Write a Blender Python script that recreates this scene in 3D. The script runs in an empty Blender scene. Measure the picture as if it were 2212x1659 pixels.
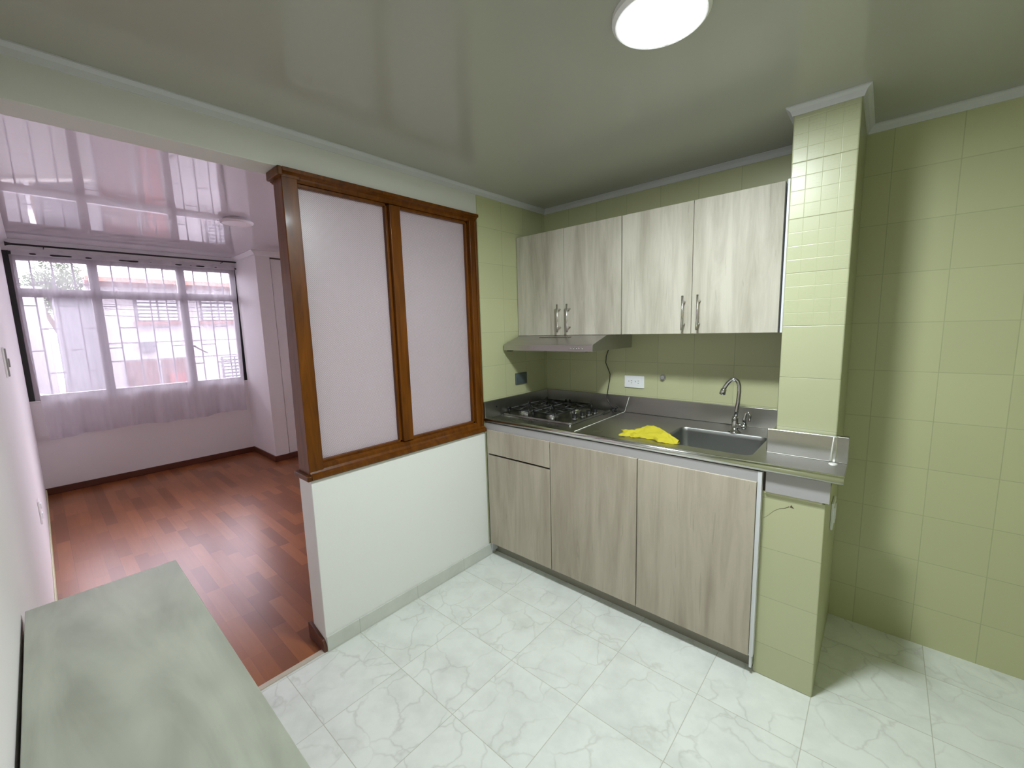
import bpy, bmesh, math, random
from mathutils import Vector, Matrix
random.seed(7)
S = bpy.context.scene
COL = S.collection
PI = math.pi

# ------------------------------------------------------------------ materials
class N:
    """small helper around a material's node tree"""
    def __init__(s, name):
        s.m = bpy.data.materials.new(name); s.m.use_nodes = True
        s.t = s.m.node_tree; s.t.nodes.clear()
        s.out = s.t.nodes.new('ShaderNodeOutputMaterial')
    def n(s, typ, **kw):
        nd = s.t.nodes.new('ShaderNode' + typ)
        for k, v in kw.items():
            if k.startswith('i_'):
                key = k[2:]
                key = int(key) if key.isdigit() else key.replace('_', ' ')
                s.put(nd, key, v)
            else: setattr(nd, k, v)
        return nd
    def put(s, nd, key, v):
        if hasattr(v, 'is_output') or hasattr(v, 'links'): s.t.links.new(v, nd.inputs[key])
        else:
            if isinstance(v, (tuple, list)) and len(v) == 3 and nd.inputs[key].type == 'RGBA': v = (*v, 1)
            nd.inputs[key].default_value = v
    def math(s, op, a, b=0.0, c=0.0, clamp=False):
        nd = s.n('Math', operation=op); nd.use_clamp = clamp
        for i, v in enumerate((a, b, c)): s.put(nd, i, v)
        return nd.outputs[0]
    def mix(s, f, a, b, blend='MIX'):
        nd = s.n('Mix', data_type='RGBA', blend_type=blend)
        s.put(nd, 0, f); s.put(nd, 6, a); s.put(nd, 7, b)
        return nd.outputs[2]
    def pos(s):
        return s.n('NewGeometry').outputs['Position']
    def xyz(s, v=None):
        nd = s.n('SeparateXYZ'); s.put(nd, 0, v if v is not None else s.pos())
        return nd.outputs
    def vec(s, x, y, z):
        nd = s.n('CombineXYZ')
        for i, v in enumerate((x, y, z)): s.put(nd, i, v)
        return nd.outputs[0]
    def mapping(s, scale, v=None, rot=(0, 0, 0)):
        nd = s.n('Mapping'); s.put(nd, 'Vector', v if v is not None else s.pos())
        nd.inputs['Scale'].default_value = scale; nd.inputs['Rotation'].default_value = rot
        return nd.outputs[0]
    def noise(s, v, scale, detail=4, rough=0.5, dist=0.0):
        nd = s.n('TexNoise'); s.put(nd, 'Vector', v); nd.inputs['Scale'].default_value = scale
        nd.inputs['Detail'].default_value = detail; nd.inputs['Roughness'].default_value = rough
        nd.inputs['Distortion'].default_value = dist
        return nd.outputs[0]
    def ramp(s, f, stops):
        nd = s.n('ValToRGB'); s.put(nd, 0, f)
        e = nd.color_ramp.elements
        while len(e) < len(stops): e.new(0.5)
        for el, (p, c) in zip(e, stops):
            el.position = p; el.color = (*c, 1) if len(c) == 3 else c
        return nd.outputs[0]
    def bump(s, h, strength=0.3, dist=0.002):
        nd = s.n('Bump'); s.put(nd, 'Height', h); nd.inputs['Strength'].default_value = strength
        nd.inputs['Distance'].default_value = dist
        return nd.outputs[0]
    def pbr(s, col, rough=0.5, metal=0.0, ior=1.5, normal=None, **kw):
        nd = s.n('BsdfPrincipled')
        s.put(nd, 'Base Color', col); s.put(nd, 'Roughness', rough); s.put(nd, 'Metallic', metal); s.put(nd, 'IOR', ior)
        if normal is not None: s.put(nd, 'Normal', normal)
        for k, v in kw.items(): s.put(nd, k.replace('_', ' '), v)
        s.t.links.new(nd.outputs[0], s.out.inputs[0])
        return s.m
    def end(s, sh):
        s.t.links.new(sh, s.out.inputs[0]); return s.m

def plain(name, col, rough=0.5, metal=0.0, ior=1.5, var=0.04, vs=6, **kw):
    a = N(name)
    f = a.noise(a.pos(), vs, 3)
    c = a.mix(f, tuple(x * (1 - var) for x in col), tuple(min(1, x * (1 + var)) for x in col))
    return a.pbr(c, rough, metal, ior, **kw)

def line_mask(a, coord, off, pitch, half):
    """1 on grid lines at off + k*pitch"""
    d = a.math('PINGPONG', a.math('SUBTRACT', coord, off), pitch / 2)
    return a.math('LESS_THAN', d, half), d

def tile_wall(name, axis, off, pitch, col, zoff=1.9744, embossed=False):
    a = N(name)
    p = a.xyz(); u = p[axis]; z = p[2]
    _, du = line_mask(a, u, off, pitch, .001)
    _, dz = line_mask(a, z, zoff, .2, .001)
    d = a.math('MINIMUM', du, dz)
    m = a.math('SUBTRACT', 1.0, a.math('DIVIDE', d, .0022, clamp=True))
    # per tile tone
    wn = a.n('TexWhiteNoise', noise_dimensions='2D')
    cu = a.math('FLOOR', a.math('DIVIDE', a.math('SUBTRACT', u, off), pitch))
    cz = a.math('FLOOR', a.math('DIVIDE', a.math('SUBTRACT', z, zoff), .2))
    a.put(wn, 'Vector', a.vec(cu, cz, 0))
    c0 = tuple(x * .96 for x in col); c1 = tuple(x * 1.03 for x in col)
    c = a.mix(wn.outputs[0], c0, c1)
    # faint lighter scrapes in the paint
    n2 = a.noise(a.pos(), 2.3, 5, .6)
    c = a.mix(a.math('MULTIPLY', n2, .18), c, tuple(min(1, x * 1.12) for x in col))
    gr = a.noise(a.pos(), 9, 3)
    grout = a.mix(gr, tuple(x * .48 for x in col), tuple(x * .8 for x in col))
    c = a.mix(a.math('MULTIPLY', m, .75), c, grout)
    h = a.math('SUBTRACT', 1.0, m)
    if embossed:
        # relief pattern of small squares, some filled with checks, under the paint
        s4 = pitch / 4
        _, e1 = line_mask(a, u, off, s4, .001); _, e2 = line_mask(a, z, zoff, .05, .001)
        em = a.math('SUBTRACT', 1.0, a.math('DIVIDE', a.math('MINIMUM', e1, e2), .0016, clamp=True))
        k1 = a.math('FLOOR', a.math('DIVIDE', a.math('SUBTRACT', u, off), s4))
        k2 = a.math('FLOOR', a.math('DIVIDE', a.math('SUBTRACT', z, zoff), .05))
        odd = a.math('MODULO', a.math('ADD', a.math('ADD', k1, k2), 100), 2.0)
        ck = a.n('TexChecker'); a.put(ck, 'Vector', a.vec(u, z, 0)); ck.inputs['Scale'].default_value = 100
        a.put(ck, 1, (1, 1, 1)); a.put(ck, 2, (0, 0, 0))
        rel = a.math('MULTIPLY', a.math('MULTIPLY', ck.outputs[1], odd), .8)
        low = a.math('GREATER_THAN', z, 1.37)
        h = a.math('SUBTRACT', h, a.math('MULTIPLY', a.math('ADD', rel, a.math('MULTIPLY', em, .45)), low))
    h = a.math('ADD', h, a.math('MULTIPLY', a.noise(a.pos(), 60, 2), .12))
    nb = a.bump(h, .5 if embossed else .05, .0016)
    return a.pbr(c, .34, normal=nb)

def wood_laminate(name, dark, light, seed=0.0, axis=2, rough=.5):
    """pale limed oak melamine, grain along axis"""
    a = N(name)
    sc = [15, 15, 15]; sc[axis] = 1.5
    v = a.n('VectorMath', operation='ADD'); a.put(v, 0, a.pos()); v.inputs[1].default_value = (seed, seed * .7, seed * 1.3)
    v = v.outputs[0]
    f1 = a.noise(a.mapping(sc, v), 1.0, 6, .62, .6)
    sc2 = [60, 60, 60]; sc2[axis] = 5
    f2 = a.noise(a.mapping(sc2, v), 1.0, 5, .6, .3)
    sc3 = [5, 5, 5]; sc3[axis] = .9
    f3 = a.noise(a.mapping(sc3, v), 1.0, 3, .5)
    f = a.math('ADD', a.math('MULTIPLY', f1, .52), a.math('ADD', a.math('MULTIPLY', f2, .14), a.math('MULTIPLY', f3, .34)))
    mid = tuple((p + q) / 2 for p, q in zip(dark, light))
    c = a.ramp(f, [(.36, dark), (.46, mid), (.56, light), (.7, tuple(min(1, x * 1.06) for x in light))])
    sc4 = [40, 40, 40]; sc4[axis] = 2.4
    f4 = a.noise(a.mapping(sc4, v), 1.0, 2, .5, 1.6)
    crack = a.math('GREATER_THAN', f4, .69)
    c = a.mix(a.math('MULTIPLY', crack, .22), c, tuple(x * .62 for x in dark))
    return a.pbr(c, rough, ior=1.4, normal=a.bump(f2, .12, .0006))

M = {}
M['white_wall'] = plain('white_wall_paint', (.80, .80, .79), .62, normal=None)
def textured_white(name, col, rough=.6, st=.25):
    a = N(name)
    f = a.noise(a.pos(), 2.0, 3); h = a.noise(a.pos(), 140, 2)
    c = a.mix(f, tuple(x * .97 for x in col), col)
    return a.pbr(c, rough, normal=a.bump(h, st, .0008))
M['white_wall'] = textured_white('white_wall_paint', (.79, .80, .78))
M['living_wall'] = textured_white('living_wall_paint', (.80, .77, .77))
GREEN = (.47, .485, .285)
M['tile_back'] = tile_wall('green_tile_back', 0, -.005, .2, GREEN)
M['tile_back_right'] = tile_wall('green_tile_back_right', 0, 1.741, .1935, GREEN)
M['tile_left'] = tile_wall('green_tile_left', 1, -.63, .2, GREEN)
M['tile_pillar'] = tile_wall('green_tile_pillar', 0, 1.458, .1985, (.395, .41, .255), embossed=True)
M['tile_pillar_low'] = tile_wall('green_tile_pillar_low', 0, 1.452, .2, (.47, .485, .30), zoff=1.937)
M['tile_edge'] = plain('green_tile_edge', (.55, .55, .34), .4)

a = N('glossy_kitchen_ceiling')
f = a.noise(a.pos(), 1.4, 3)
_, dl = line_mask(a, a.xyz()[1], -.1, .2, .001)
gl = a.math('SUBTRACT', 1.0, a.math('DIVIDE', dl, .0015, clamp=True))
c = a.mix(f, (.38, .385, .33), (.41, .415, .36))
c = a.mix(a.math('MULTIPLY', gl, .06), c, (.3, .3, .27))
M['ceiling_kitchen'] = a.pbr(c, .16, ior=1.42, normal=a.bump(a.noise(a.mapping((3, 9, 3)), 1.0, 2), .06, .004))
a = N('glossy_living_ceiling')
_, dl = line_mask(a, a.xyz()[0], -3.8, .25, .001)
gl = a.math('SUBTRACT', 1.0, a.math('DIVIDE', dl, .0025, clamp=True))
c = a.mix(a.math('MULTIPLY', gl, .25), (.62, .58, .61), (.5, .47, .49))
M['ceiling_living'] = a.pbr(c, .03, ior=2.3, normal=a.bump(a.math('ADD', a.math('MULTIPLY', gl, .4), a.noise(a.mapping((2, 9, 2)), 1.0, 2)), .05, .004))
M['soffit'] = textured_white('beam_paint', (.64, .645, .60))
M['trim'] = plain('white_pvc_trim', (.55, .56, .58), .4)
M['trim_white'] = plain('white_pvc_trim_living', (.74, .72, .74), .4)

# marbled floor tile
a = N('marbled_floor_tile')
p = a.xyz(); T = .3269
_, dx = line_mask(a, p[0], .0125, T, .001); _, dy = line_mask(a, p[1], -.8537, T, .001)
gm = a.math('SUBTRACT', 1.0, a.math('DIVIDE', a.math('MINIMUM', dx, dy), .0019, clamp=True))
gx = a.math('FLOOR', a.math('DIVIDE', a.math('SUBTRACT', p[0], .0125), T))
gy = a.math('FLOOR', a.math('DIVIDE', a.math('SUBTRACT', p[1], -.8537), T))
wn = a.n('TexWhiteNoise', noise_dimensions='2D'); a.put(wn, 'Vector', a.vec(gx, gy, 0))
sh = a.n('VectorMath', operation='MULTIPLY_ADD'); a.put(sh, 0, wn.outputs[1]); sh.inputs[1].default_value = (7, 7, 7); a.put(sh, 2, a.pos())
v = sh.outputs[0]
warp = a.n('VectorMath', operation='MULTIPLY_ADD')
nz = a.n('TexNoise'); a.put(nz, 'Vector', v); nz.inputs['Scale'].default_value = 5; nz.inputs['Detail'].default_value = 4
a.put(warp, 0, nz.outputs[1]); warp.inputs[1].default_value = (.22, .22, .22); a.put(warp, 2, v)
vo = a.n('TexVoronoi', feature='DISTANCE_TO_EDGE'); a.put(vo, 'Vector', warp.outputs[0]); vo.inputs['Scale'].default_value = 6.2
vein = a.math('SUBTRACT', 1.0, a.math('DIVIDE', vo.outputs[0], .045, clamp=True))
vfade = a.ramp(a.noise(v, 4.5, 3), [(.36, (0, 0, 0)), (.54, (1, 1, 1))])
vein = a.math('MULTIPLY', a.math('POWER', vein, 1.6), vfade)
cloud = a.ramp(a.noise(v, 7, 5, .6), [(.42, (0, 0, 0)), (.72, (1, 1, 1))])
c = a.mix(a.math('MULTIPLY', cloud, .65), (.735, .77, .73), (.56, .585, .55))
c = a.mix(a.math('MULTIPLY', vein, .40), c, (.42, .42, .38))
c = a.mix(a.math('MULTIPLY', gm, .85), c, (.37, .36, .28))
M['floor_tile'] = a.pbr(c, .30, ior=1.45, normal=a.bump(a.math('SUBTRACT', 1, gm), .35, .001))

a = N('marbled_skirting_tile')
p = a.xyz()
_, dy = line_mask(a, p[1], -.8537, T, .001)
gm = a.math('SUBTRACT', 1.0, a.math('DIVIDE', dy, .002, clamp=True))
cl = a.noise(a.pos(), 8, 5, .6)
c = a.mix(cl, (.48, .50, .46), (.68, .70, .66)); c = a.mix(a.math('MULTIPLY', gm, .7), c, (.30, .31, .27))
M['skirting_tile'] = a.pbr(c, .25)

# laminate floor: short strips running towards the window
a = N('red_brown_laminate')
p = a.xyz()
W = .0655; L = .36
row = a.math('FLOOR', a.math('DIVIDE', p[1], W))
wr = a.n('TexWhiteNoise', noise_dimensions='1D'); a.put(wr, 'W', row)
xs = a.math('ADD', p[0], a.math('MULTIPLY', wr.outputs[0], 3.0))
colm = a.math('FLOOR', a.math('DIVIDE', xs, L))
wc = a.n('TexWhiteNoise', noise_dimensions='2D'); a.put(wc, 'Vector', a.vec(row, colm, 0))
gsh = a.n('VectorMath', operation='MULTIPLY_ADD'); a.put(gsh, 0, wc.outputs[1]); gsh.inputs[1].default_value = (5, 5, 5); a.put(gsh, 2, a.pos())
gr = a.noise(a.mapping((4, 60, 60), gsh.outputs[0]), 1.0, 4, .5)
c = a.ramp(wc.outputs[0], [(0, (.20, .064, .019)), (.35, (.275, .092, .026)), (.7, (.33, .116, .033)), (1, (.39, .142, .044))])
c = a.mix(a.math('MULTIPLY', gr, .5), c, (.15, .045, .014))
_, dw = line_mask(a, p[1], 0, W * 3, .001)
dl = a.math('DIVIDE', a.math('PINGPONG', a.math('SUBTRACT', xs, a.math('MULTIPLY', colm, L)), L / 2), .0022, clamp=True)
d1 = a.math('DIVIDE', a.math('PINGPONG', p[1], W / 2), .0010, clamp=True)
seam = a.math('SUBTRACT', 1.0, a.math('MINIMUM', dl, d1))
seam3 = a.math('SUBTRACT', 1.0, a.math('DIVIDE', dw, .0013, clamp=True))
c = a.mix(a.math('MULTIPLY', seam, .28), c, (.09, .03, .014))
c = a.mix(a.math('MULTIPLY', seam3, .5), c, (.05, .015, .008))
M['laminate'] = a.pbr(c, .29, ior=1.47)

M['oak_upper'] = wood_laminate('limed_oak_upper', (.32, .292, .23), (.51, .485, .41), 0.0, rough=.62)
M['oak_lower'] = wood_laminate('limed_oak_lower', (.335, .288, .225), (.475, .425, .345), 3.1)
M['oak_drawer'] = wood_laminate('limed_oak_drawer', (.335, .288, .225), (.475, .425, .345), 5.3)
M['oak_edge'] = plain('oak_edge_band', (.62, .58, .50), .45)
M['dark_gap'] = plain('painted_gap_shade', (.10, .08, .06), .6)  # dark colour painted in for the shade inside gaps and slots
M['plinth'] = plain('grey_plinth', (.27, .255, .21), .5)

a = N('pale_grey_bar_top')
f1 = a.noise(a.mapping((1.6, 9, 1)), 1.0, 5, .55, .8)
f2 = a.noise(a.mapping((3.5, 5, 1)), 1.0, 3, .5)
vk = a.noise(a.mapping((3.0, 12, 1)), 1.0, 3, .5, 2.2)
f = a.math('ADD', a.math('MULTIPLY', f1, .6), a.math('MULTIPLY', f2, .4))
c = a.ramp(f, [(.38, (.275, .29, .235)), (.5, (.375, .395, .325)), (.62, (.45, .47, .39))])
kn = a.math('GREATER_THAN', vk, .73)
c = a.mix(a.math('MULTIPLY', kn, .25), c, (.30, .29, .22))
M['bar_top'] = a.pbr(c, .38, normal=a.bump(f1, .05, .001))

M['white_board'] = plain('white_melamine', (.66, .67, .70), .4)
M['grey_board'] = plain('grey_white_rail', (.40, .39, .40), .4)

def metal(name, col, rough, brush=(2, 60, 60), bst=.05, var=.12):
    a = N(name)
    f = a.noise(a.mapping(brush), 1.0, 5, .6)
    g = a.noise(a.pos(), 4, 4, .6)
    r = a.math('ADD', rough - .05, a.math('MULTIPLY', g, .14))
    c = a.mix(f, tuple(x * (1 - var) for x in col), col)
    return a.pbr(c, r, 1.0, normal=a.bump(f, bst, .001))
M['steel'] = metal('brushed_steel', (.47, .465, .435), .27)
M['steel_dark'] = metal('hob_steel', (.33, .33, .31), .24)
M['steel_bright'] = metal('polished_steel', (.74, .74, .73), .16)
M['steel_hood'] = metal('hood_steel', (.56, .54, .53), .34, (2, 40, 120))
M['steel_sink'] = metal('satin_sink_steel', (.36, .37, .36), .36, (8, 8, 8))
M['chrome'] = plain('chrome', (.62, .62, .62), .06, 1.0, var=.01)
M['nickel'] = plain('brushed_nickel', (.66, .64, .60), .26, 1.0, var=.03)
M['cast_iron'] = plain('black_cast_iron', (.012, .012, .011), .5)
M['black'] = plain('black_plastic', (.015, .015, .015), .35)
M['dark_glass'] = plain('dark_enamel', (.04, .04, .04), .25)
M['dark_grey'] = plain('dark_grey_plastic', (.075, .095, .10), .4)
M['white_plastic'] = plain('white_plastic', (.80, .82, .84), .3)
M['grey_plastic'] = plain('grey_plastic', (.30, .29, .28), .4)
M['filter'] = plain('aluminium_filter', (.35, .35, .33), .4, .8)
M['solder_grey'] = plain('weld_metal', (.42, .43, .38), .45, .8)
M['solder'] = plain('rough_solder', (.78, .78, .74), .55, .6)

a = N('varnished_cedar')
f = a.noise(a.mapping((30, 30, 3)), 1.0, 5, .6, .8)
c = a.ramp(f, [(.3, (.070, .020, .0015)), (.5, (.120, .036, .002)), (.7, (.165, .051, .003))])
M['cedar'] = a.pbr(c, .36, ior=1.3, normal=a.bump(f, .06, .0006), Coat_Weight=.08, Coat_Roughness=.12)
M['baseboard'] = plain('dark_red_wood', (.10, .030, .016), .35, var=.15, vs=14)
M['threshold'] = plain('pale_threshold', (.50, .43, .34), .45)

# ribbed translucent screen panel
a = N('prismatic_screen_acrylic')
p = a.xyz()
u = a.math('ADD', p[1], p[2]); w = a.math('SUBTRACT', p[1], p[2])
pt = .0075
s1 = a.math('ABSOLUTE', a.math('SINE', a.math('MULTIPLY', u, PI / pt)))
s2 = a.math('ABSOLUTE', a.math('SINE', a.math('MULTIPLY', w, PI / pt)))
hgt = a.math('MULTIPLY', s1, s2)
pat = a.ramp(hgt, [(.03, (.34, .31, .325)), (.34, (.99, .94, .965))])
bn = a.bump(hgt, .5, .0012)
tr = a.n('BsdfTranslucent'); a.put(tr, 0, pat); a.put(tr, 'Normal', bn)
df = a.n('BsdfDiffuse'); a.put(df, 0, a.mix(.5, pat, (.88, .80, .84)))
mx = a.n('MixShader'); mx.inputs[0].default_value = .30; a.t.links.new(tr.outputs[0], mx.inputs[1]); a.t.links.new(df.outputs[0], mx.inputs[2])
gls = a.n('BsdfGlossy'); gls.inputs['Roughness'].default_value = .32; a.put(gls, 0, (.9, .9, .9))
m2 = a.n('MixShader'); m2.inputs[0].default_value = .05; a.t.links.new(mx.outputs[0], m2.inputs[1]); a.t.links.new(gls.outputs[0], m2.inputs[2])
M['screen'] = a.end(m2.outputs[0])

a = N('sheer_curtain')
we = a.noise(a.mapping((40, 40, 6)), 1.0, 2)
tp = a.n('BsdfTransparent'); a.put(tp, 0, (.97, .96, .99))
tr = a.n('BsdfTranslucent'); a.put(tr, 0, (.88, .86, .90))
df = a.n('BsdfDiffuse'); a.put(df, 0, (.80, .78, .83))
m1 = a.n('MixShader'); m1.inputs[0].default_value = .45; a.t.links.new(tr.outputs[0], m1.inputs[1]); a.t.links.new(df.outputs[0], m1.inputs[2])
lw = a.n('LayerWeight'); lw.inputs[0].default_value = .45
fac = a.math('ADD', .34, a.math('MULTIPLY', lw.outputs[1], .55), clamp=True)
fac = a.math('ADD', fac, a.math('MULTIPLY', we, .08), clamp=True)
m2 = a.n('MixShader'); a.put(m2, 0, fac); a.t.links.new(tp.outputs[0], m2.inputs[1]); a.t.links.new(m1.outputs[0], m2.inputs[2])
M['sheer'] = a.end(m2.outputs[0])

a = N('gathered_curtain_heading')
tp = a.n('BsdfTransparent'); tr = a.n('BsdfTranslucent'); a.put(tr, 0, (.80, .77, .80)); df = a.n('BsdfDiffuse'); a.put(df, 0, (.80, .77, .80))
m1 = a.n('MixShader'); m1.inputs[0].default_value = .6; a.t.links.new(tr.outputs[0], m1.inputs[1]); a.t.links.new(df.outputs[0], m1.inputs[2])
m2 = a.n('MixShader'); m2.inputs[0].default_value = .85; a.t.links.new(tp.outputs[0], m2.inputs[1]); a.t.links.new(m1.outputs[0], m2.inputs[2])
M['gathered'] = a.end(m2.outputs[0])
a = N('window_glass')
tp = a.n('BsdfTransparent'); a.put(tp, 0, (.95, .96, .97))
gl = a.n('BsdfGlossy'); gl.inputs['Roughness'].default_value = .02
fr = a.n('Fresnel'); fr.inputs[0].default_value = 1.45
m2 = a.n('MixShader'); a.put(m2, 0, fr.outputs[0]); a.t.links.new(tp.outputs[0], m2.inputs[1]); a.t.links.new(gl.outputs[0], m2.inputs[2])
M['glass'] = a.end(m2.outputs[0])
M['aluminium'] = plain('mauve_aluminium', (.40, .36, .38), .45, .3)
M['bar_paint'] = plain('grille_paint', (.22, .20, .24), .5)

a = N('yellow_cloth')
f = a.noise(a.pos(), 300, 2)
df = a.n('BsdfPrincipled'); a.put(df, 'Base Color', a.mix(a.noise(a.pos(), 30, 3), (.50, .435, .022), (.60, .54, .035)))
df.inputs['Roughness'].default_value = .85; a.put(df, 'Normal', a.bump(f, .3, .0005))
tr = a.n('BsdfTranslucent'); a.put(tr, 0, (.85, .60, .01))
mx = a.n('MixShader'); mx.inputs[0].default_value = .18; a.t.links.new(df.outputs[0], mx.inputs[1]); a.t.links.new(tr.outputs[0], mx.inputs[2])
M['yellow'] = a.end(mx.outputs[0])

a = N('lit_led_diffuser'); em = a.n('Emission'); a.put(em, 0, (.91, .98, 1.0)); em.inputs[1].default_value = 350
M['lamp_on'] = a.end(em.outputs[0])
M['lamp_off'] = plain('opal_diffuser', (.78, .72, .75), .3)
M['lamp_rim'] = plain('lamp_rim', (.8, .8, .8), .4)

# outside
M['facade'] = plain('white_render', (.43, .415, .42), .8, vs=1.2, var=.06)
M['facade_grey'] = plain('grey_render', (.12, .12, .13), .8, vs=1.5, var=.1)
M['facade_red'] = plain('terracotta_band', (.20, .10, .09), .8)
M['roller_door'] = plain('brown_red_door', (.13, .07, .065), .6)
M['red_door'] = plain('red_door', (.22, .075, .068), .5)
M['pane_ext'] = plain('street_window_pane', (.07, .07, .08), .35)
M['louvre'] = plain('glass_louvre', (.78, .80, .84), .3)
M['roof'] = plain('clay_roof', (.34, .14, .10), .8, vs=9, var=.25)
M['leaf'] = plain('tree_leaf', (.10, .15, .07), .6, vs=20, var=.4)
M['bark'] = plain('tree_bark', (.12, .09, .07), .9)
M['road'] = plain('street_asphalt', (.10, .10, .10), .9)
M['pave'] = plain('pavement', (.25, .24, .22), .9)
M['cable'] = plain('black_cable', (.03, .03, .035), .6)
M['stain'] = plain('crack_dirt', (.10, .07, .045), .9)

# ------------------------------------------------------------------ mesh helpers
OFF = {}
def finish(name, bm, mat, parent=None, smooth=False, bevel=0, seg=2):
    bm.normal_update()
    me = bpy.data.meshes.new(name)
    if parent is not None:
        o = OFF[parent.name]; bmesh.ops.translate(bm, verts=bm.verts, vec=-Vector(o))
    bm.to_mesh(me); bm.free()
    me.materials.append(mat)
    if smooth:
        for pl in me.polygons: pl.use_smooth = True
    ob = bpy.data.objects.new(name, me); COL.objects.link(ob)
    if parent is not None: ob.parent = parent; OFF[ob.name] = OFF[parent.name]
    else: OFF[ob.name] = (0, 0, 0)
    if bevel:
        md = ob.modifiers.new('bevel', 'BEVEL'); md.width = bevel; md.segments = seg; md.limit_method = 'ANGLE'; md.angle_limit = math.radians(40)
        if smooth is False:
            for pl in me.polygons: pl.use_smooth = True
            md.harden_normals = True
    return ob
def nb(): return bmesh.new()
def box(bm, x0, x1, y0, y1, z0, z1):
    v = [bm.verts.new(p) for p in ((x0, y0, z0), (x1, y0, z0), (x1, y1, z0), (x0, y1, z0), (x0, y0, z1), (x1, y0, z1), (x1, y1, z1), (x0, y1, z1))]
    for f in ((3, 2, 1, 0), (4, 5, 6, 7), (0, 1, 5, 4), (1, 2, 6, 5), (2, 3, 7, 6), (3, 0, 4, 7)):
        bm.faces.new([v[i] for i in f])
    return v
def bx(name, b, mat, parent=None, bevel=0, **kw):
    bm = nb(); box(bm, *b); return finish(name, bm, mat, parent, bevel=bevel, **kw)
def prism(bm, pts, axis, a0, a1):
    """extrude a 2D outline along axis; pts are the other two coordinates in xyz order"""
    def mk(p, t):
        c = list(p); c.insert(axis, t); return c
    A = [bm.verts.new(mk(p, a0)) for p in pts]; B = [bm.verts.new(mk(p, a1)) for p in pts]
    n = len(pts)
    bm.faces.new(A); bm.faces.new(B[::-1])
    for i in range(n): bm.faces.new((A[i], B[i], B[(i + 1) % n], A[(i + 1) % n]))
    bmesh.ops.recalc_face_normals(bm, faces=bm.faces)
def tube(bm, pts, r, seg=10, caps=True):
    pts = [Vector(p) for p in pts]
    rs = r if isinstance(r, (list, tuple)) else [r] * len(pts)
    rings = []; up = None
    for i, p in enumerate(pts):
        d = (pts[min(i + 1, len(pts) - 1)] - pts[max(i - 1, 0)]).normalized()
        if up is None:
            up = d.orthogonal().normalized()
        up = (up - d * up.dot(d)).normalized(); s = d.cross(up)
        rings.append([bm.verts.new(p + (up * math.cos(2 * PI * k / seg) + s * math.sin(2 * PI * k / seg)) * rs[i]) for k in range(seg)])
    for a_, b_ in zip(rings, rings[1:]):
        for k in range(seg): bm.faces.new((a_[k], a_[(k + 1) % seg], b_[(k + 1) % seg], b_[k]))
    if caps: bm.faces.new(rings[0][::-1]); bm.faces.new(rings[-1])
def lathe(bm, prof, c, seg=32, axis=2, sx=1, sy=1):
    """profile of (radius, height) about a vertical (or other) axis"""
    rings = []
    for r, h in prof:
        ring = []
        for k in range(seg):
            q = [math.cos(2 * PI * k / seg) * r * sx, math.sin(2 * PI * k / seg) * r * sy]; q.insert(axis, h)
            ring.append(bm.verts.new(Vector(c) + Vector(q)))
        rings.append(ring)
    for a_, b_ in zip(rings, rings[1:]):
        for k in range(seg): bm.faces.new((a_[k], a_[(k + 1) % seg], b_[(k + 1) % seg], b_[k]))
    bm.faces.new(rings[0][::-1]); bm.faces.new(rings[-1])
    bmesh.ops.recalc_face_normals(bm, faces=bm.faces)
def rrect(x0, x1, y0, y1, r, n=5):
    out = []
    for cx, cy, a0 in ((x1 - r, y1 - r, 0), (x0 + r, y1 - r, 90), (x0 + r, y0 + r, 180), (x1 - r, y0 + r, 270)):
        for k in range(n + 1):
            t = math.radians(a0 + 90 * k / n); out.append((cx + r * math.cos(t), cy + r * math.sin(t)))
    return out

def struct(name, ob):
    ob['kind'] = 'structure'; return ob
def tag(o, label, cat, group=None):
    o['label'] = label; o['category'] = cat
    if group: o['group'] = group
    return o
def thing(name, label, cat, loc, group=None):
    o = bpy.data.objects.new(name, None); COL.objects.link(o); o.location = loc
    o.empty_display_size = .05
    OFF[o.name] = loc
    return tag(o, label, cat, group)
def sroot(name, loc):
    o = bpy.data.objects.new(name, None); COL.objects.link(o); o.location = loc; o.empty_display_size = .05
    OFF[o.name] = loc; o['kind'] = 'structure'
    return o

# ------------------------------------------------------------------ room shell
ZK = 2.17; ZL = 2.27; ZH = 2.03
XP = -.124            # partition thickness
YW = -2.45            # wall on the left of the photograph
YE = -1.662           # end of the partition
XW = -3.888; XC = -3.208; YC = -.735
XR = 2.65

struct('', bx('floor', (0, XR, YW, 0, -.12, 0), M['floor_tile']))
struct('', bx('floor', (XW - .15, XP, YW, 0, -.12, -.001), M['laminate']))
struct('', bx('floor', (XP, -.026, YW, YE, -.12, -.001), M['laminate']))
struct('', bx('trim_threshold', (-.026, 0.0, YW, YE, -.12, .004), M['threshold'], bevel=.002))
struct('', bx('ceiling', (0, XR, YW, 0, ZK, ZK + .1), M['ceiling_kitchen']))
struct('', bx('ceiling', (XW - .15, XP, YW, 0, ZL, ZL + .1), M['ceiling_living']))

# tiled back wall in two runs (either side of the pillar)
struct('', bx('wall_back', (-.2, 1.55, 0, .12, 0, ZK), M['tile_back']))
struct('', bx('wall_back', (1.55, XR + .12, 0, .12, 0, ZK), M['tile_back_right']))
struct('', bx('wall_right', (XR, XR + .12, YW - .1, 0, 0, ZK), M['tile_left']))
struct('', bx('wall_left', (XW - .15, XR + .12, YW - .12, YW, 0, ZL), M['living_wall']))
# partition: low wall, tiled pier and beam over the opening
struct('', bx('wall_partition', (XP, 0, YE, -.632, 0, .786), M['white_wall'], bevel=.004))
struct('', bx('wall_partition', (XP, 0, -.632, 0, 0, ZK), M['tile_left']))
struct('', bx('wall_header', (XP, 0, YW, -.632, ZH, ZL), M['soffit'], bevel=.003))
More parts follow.
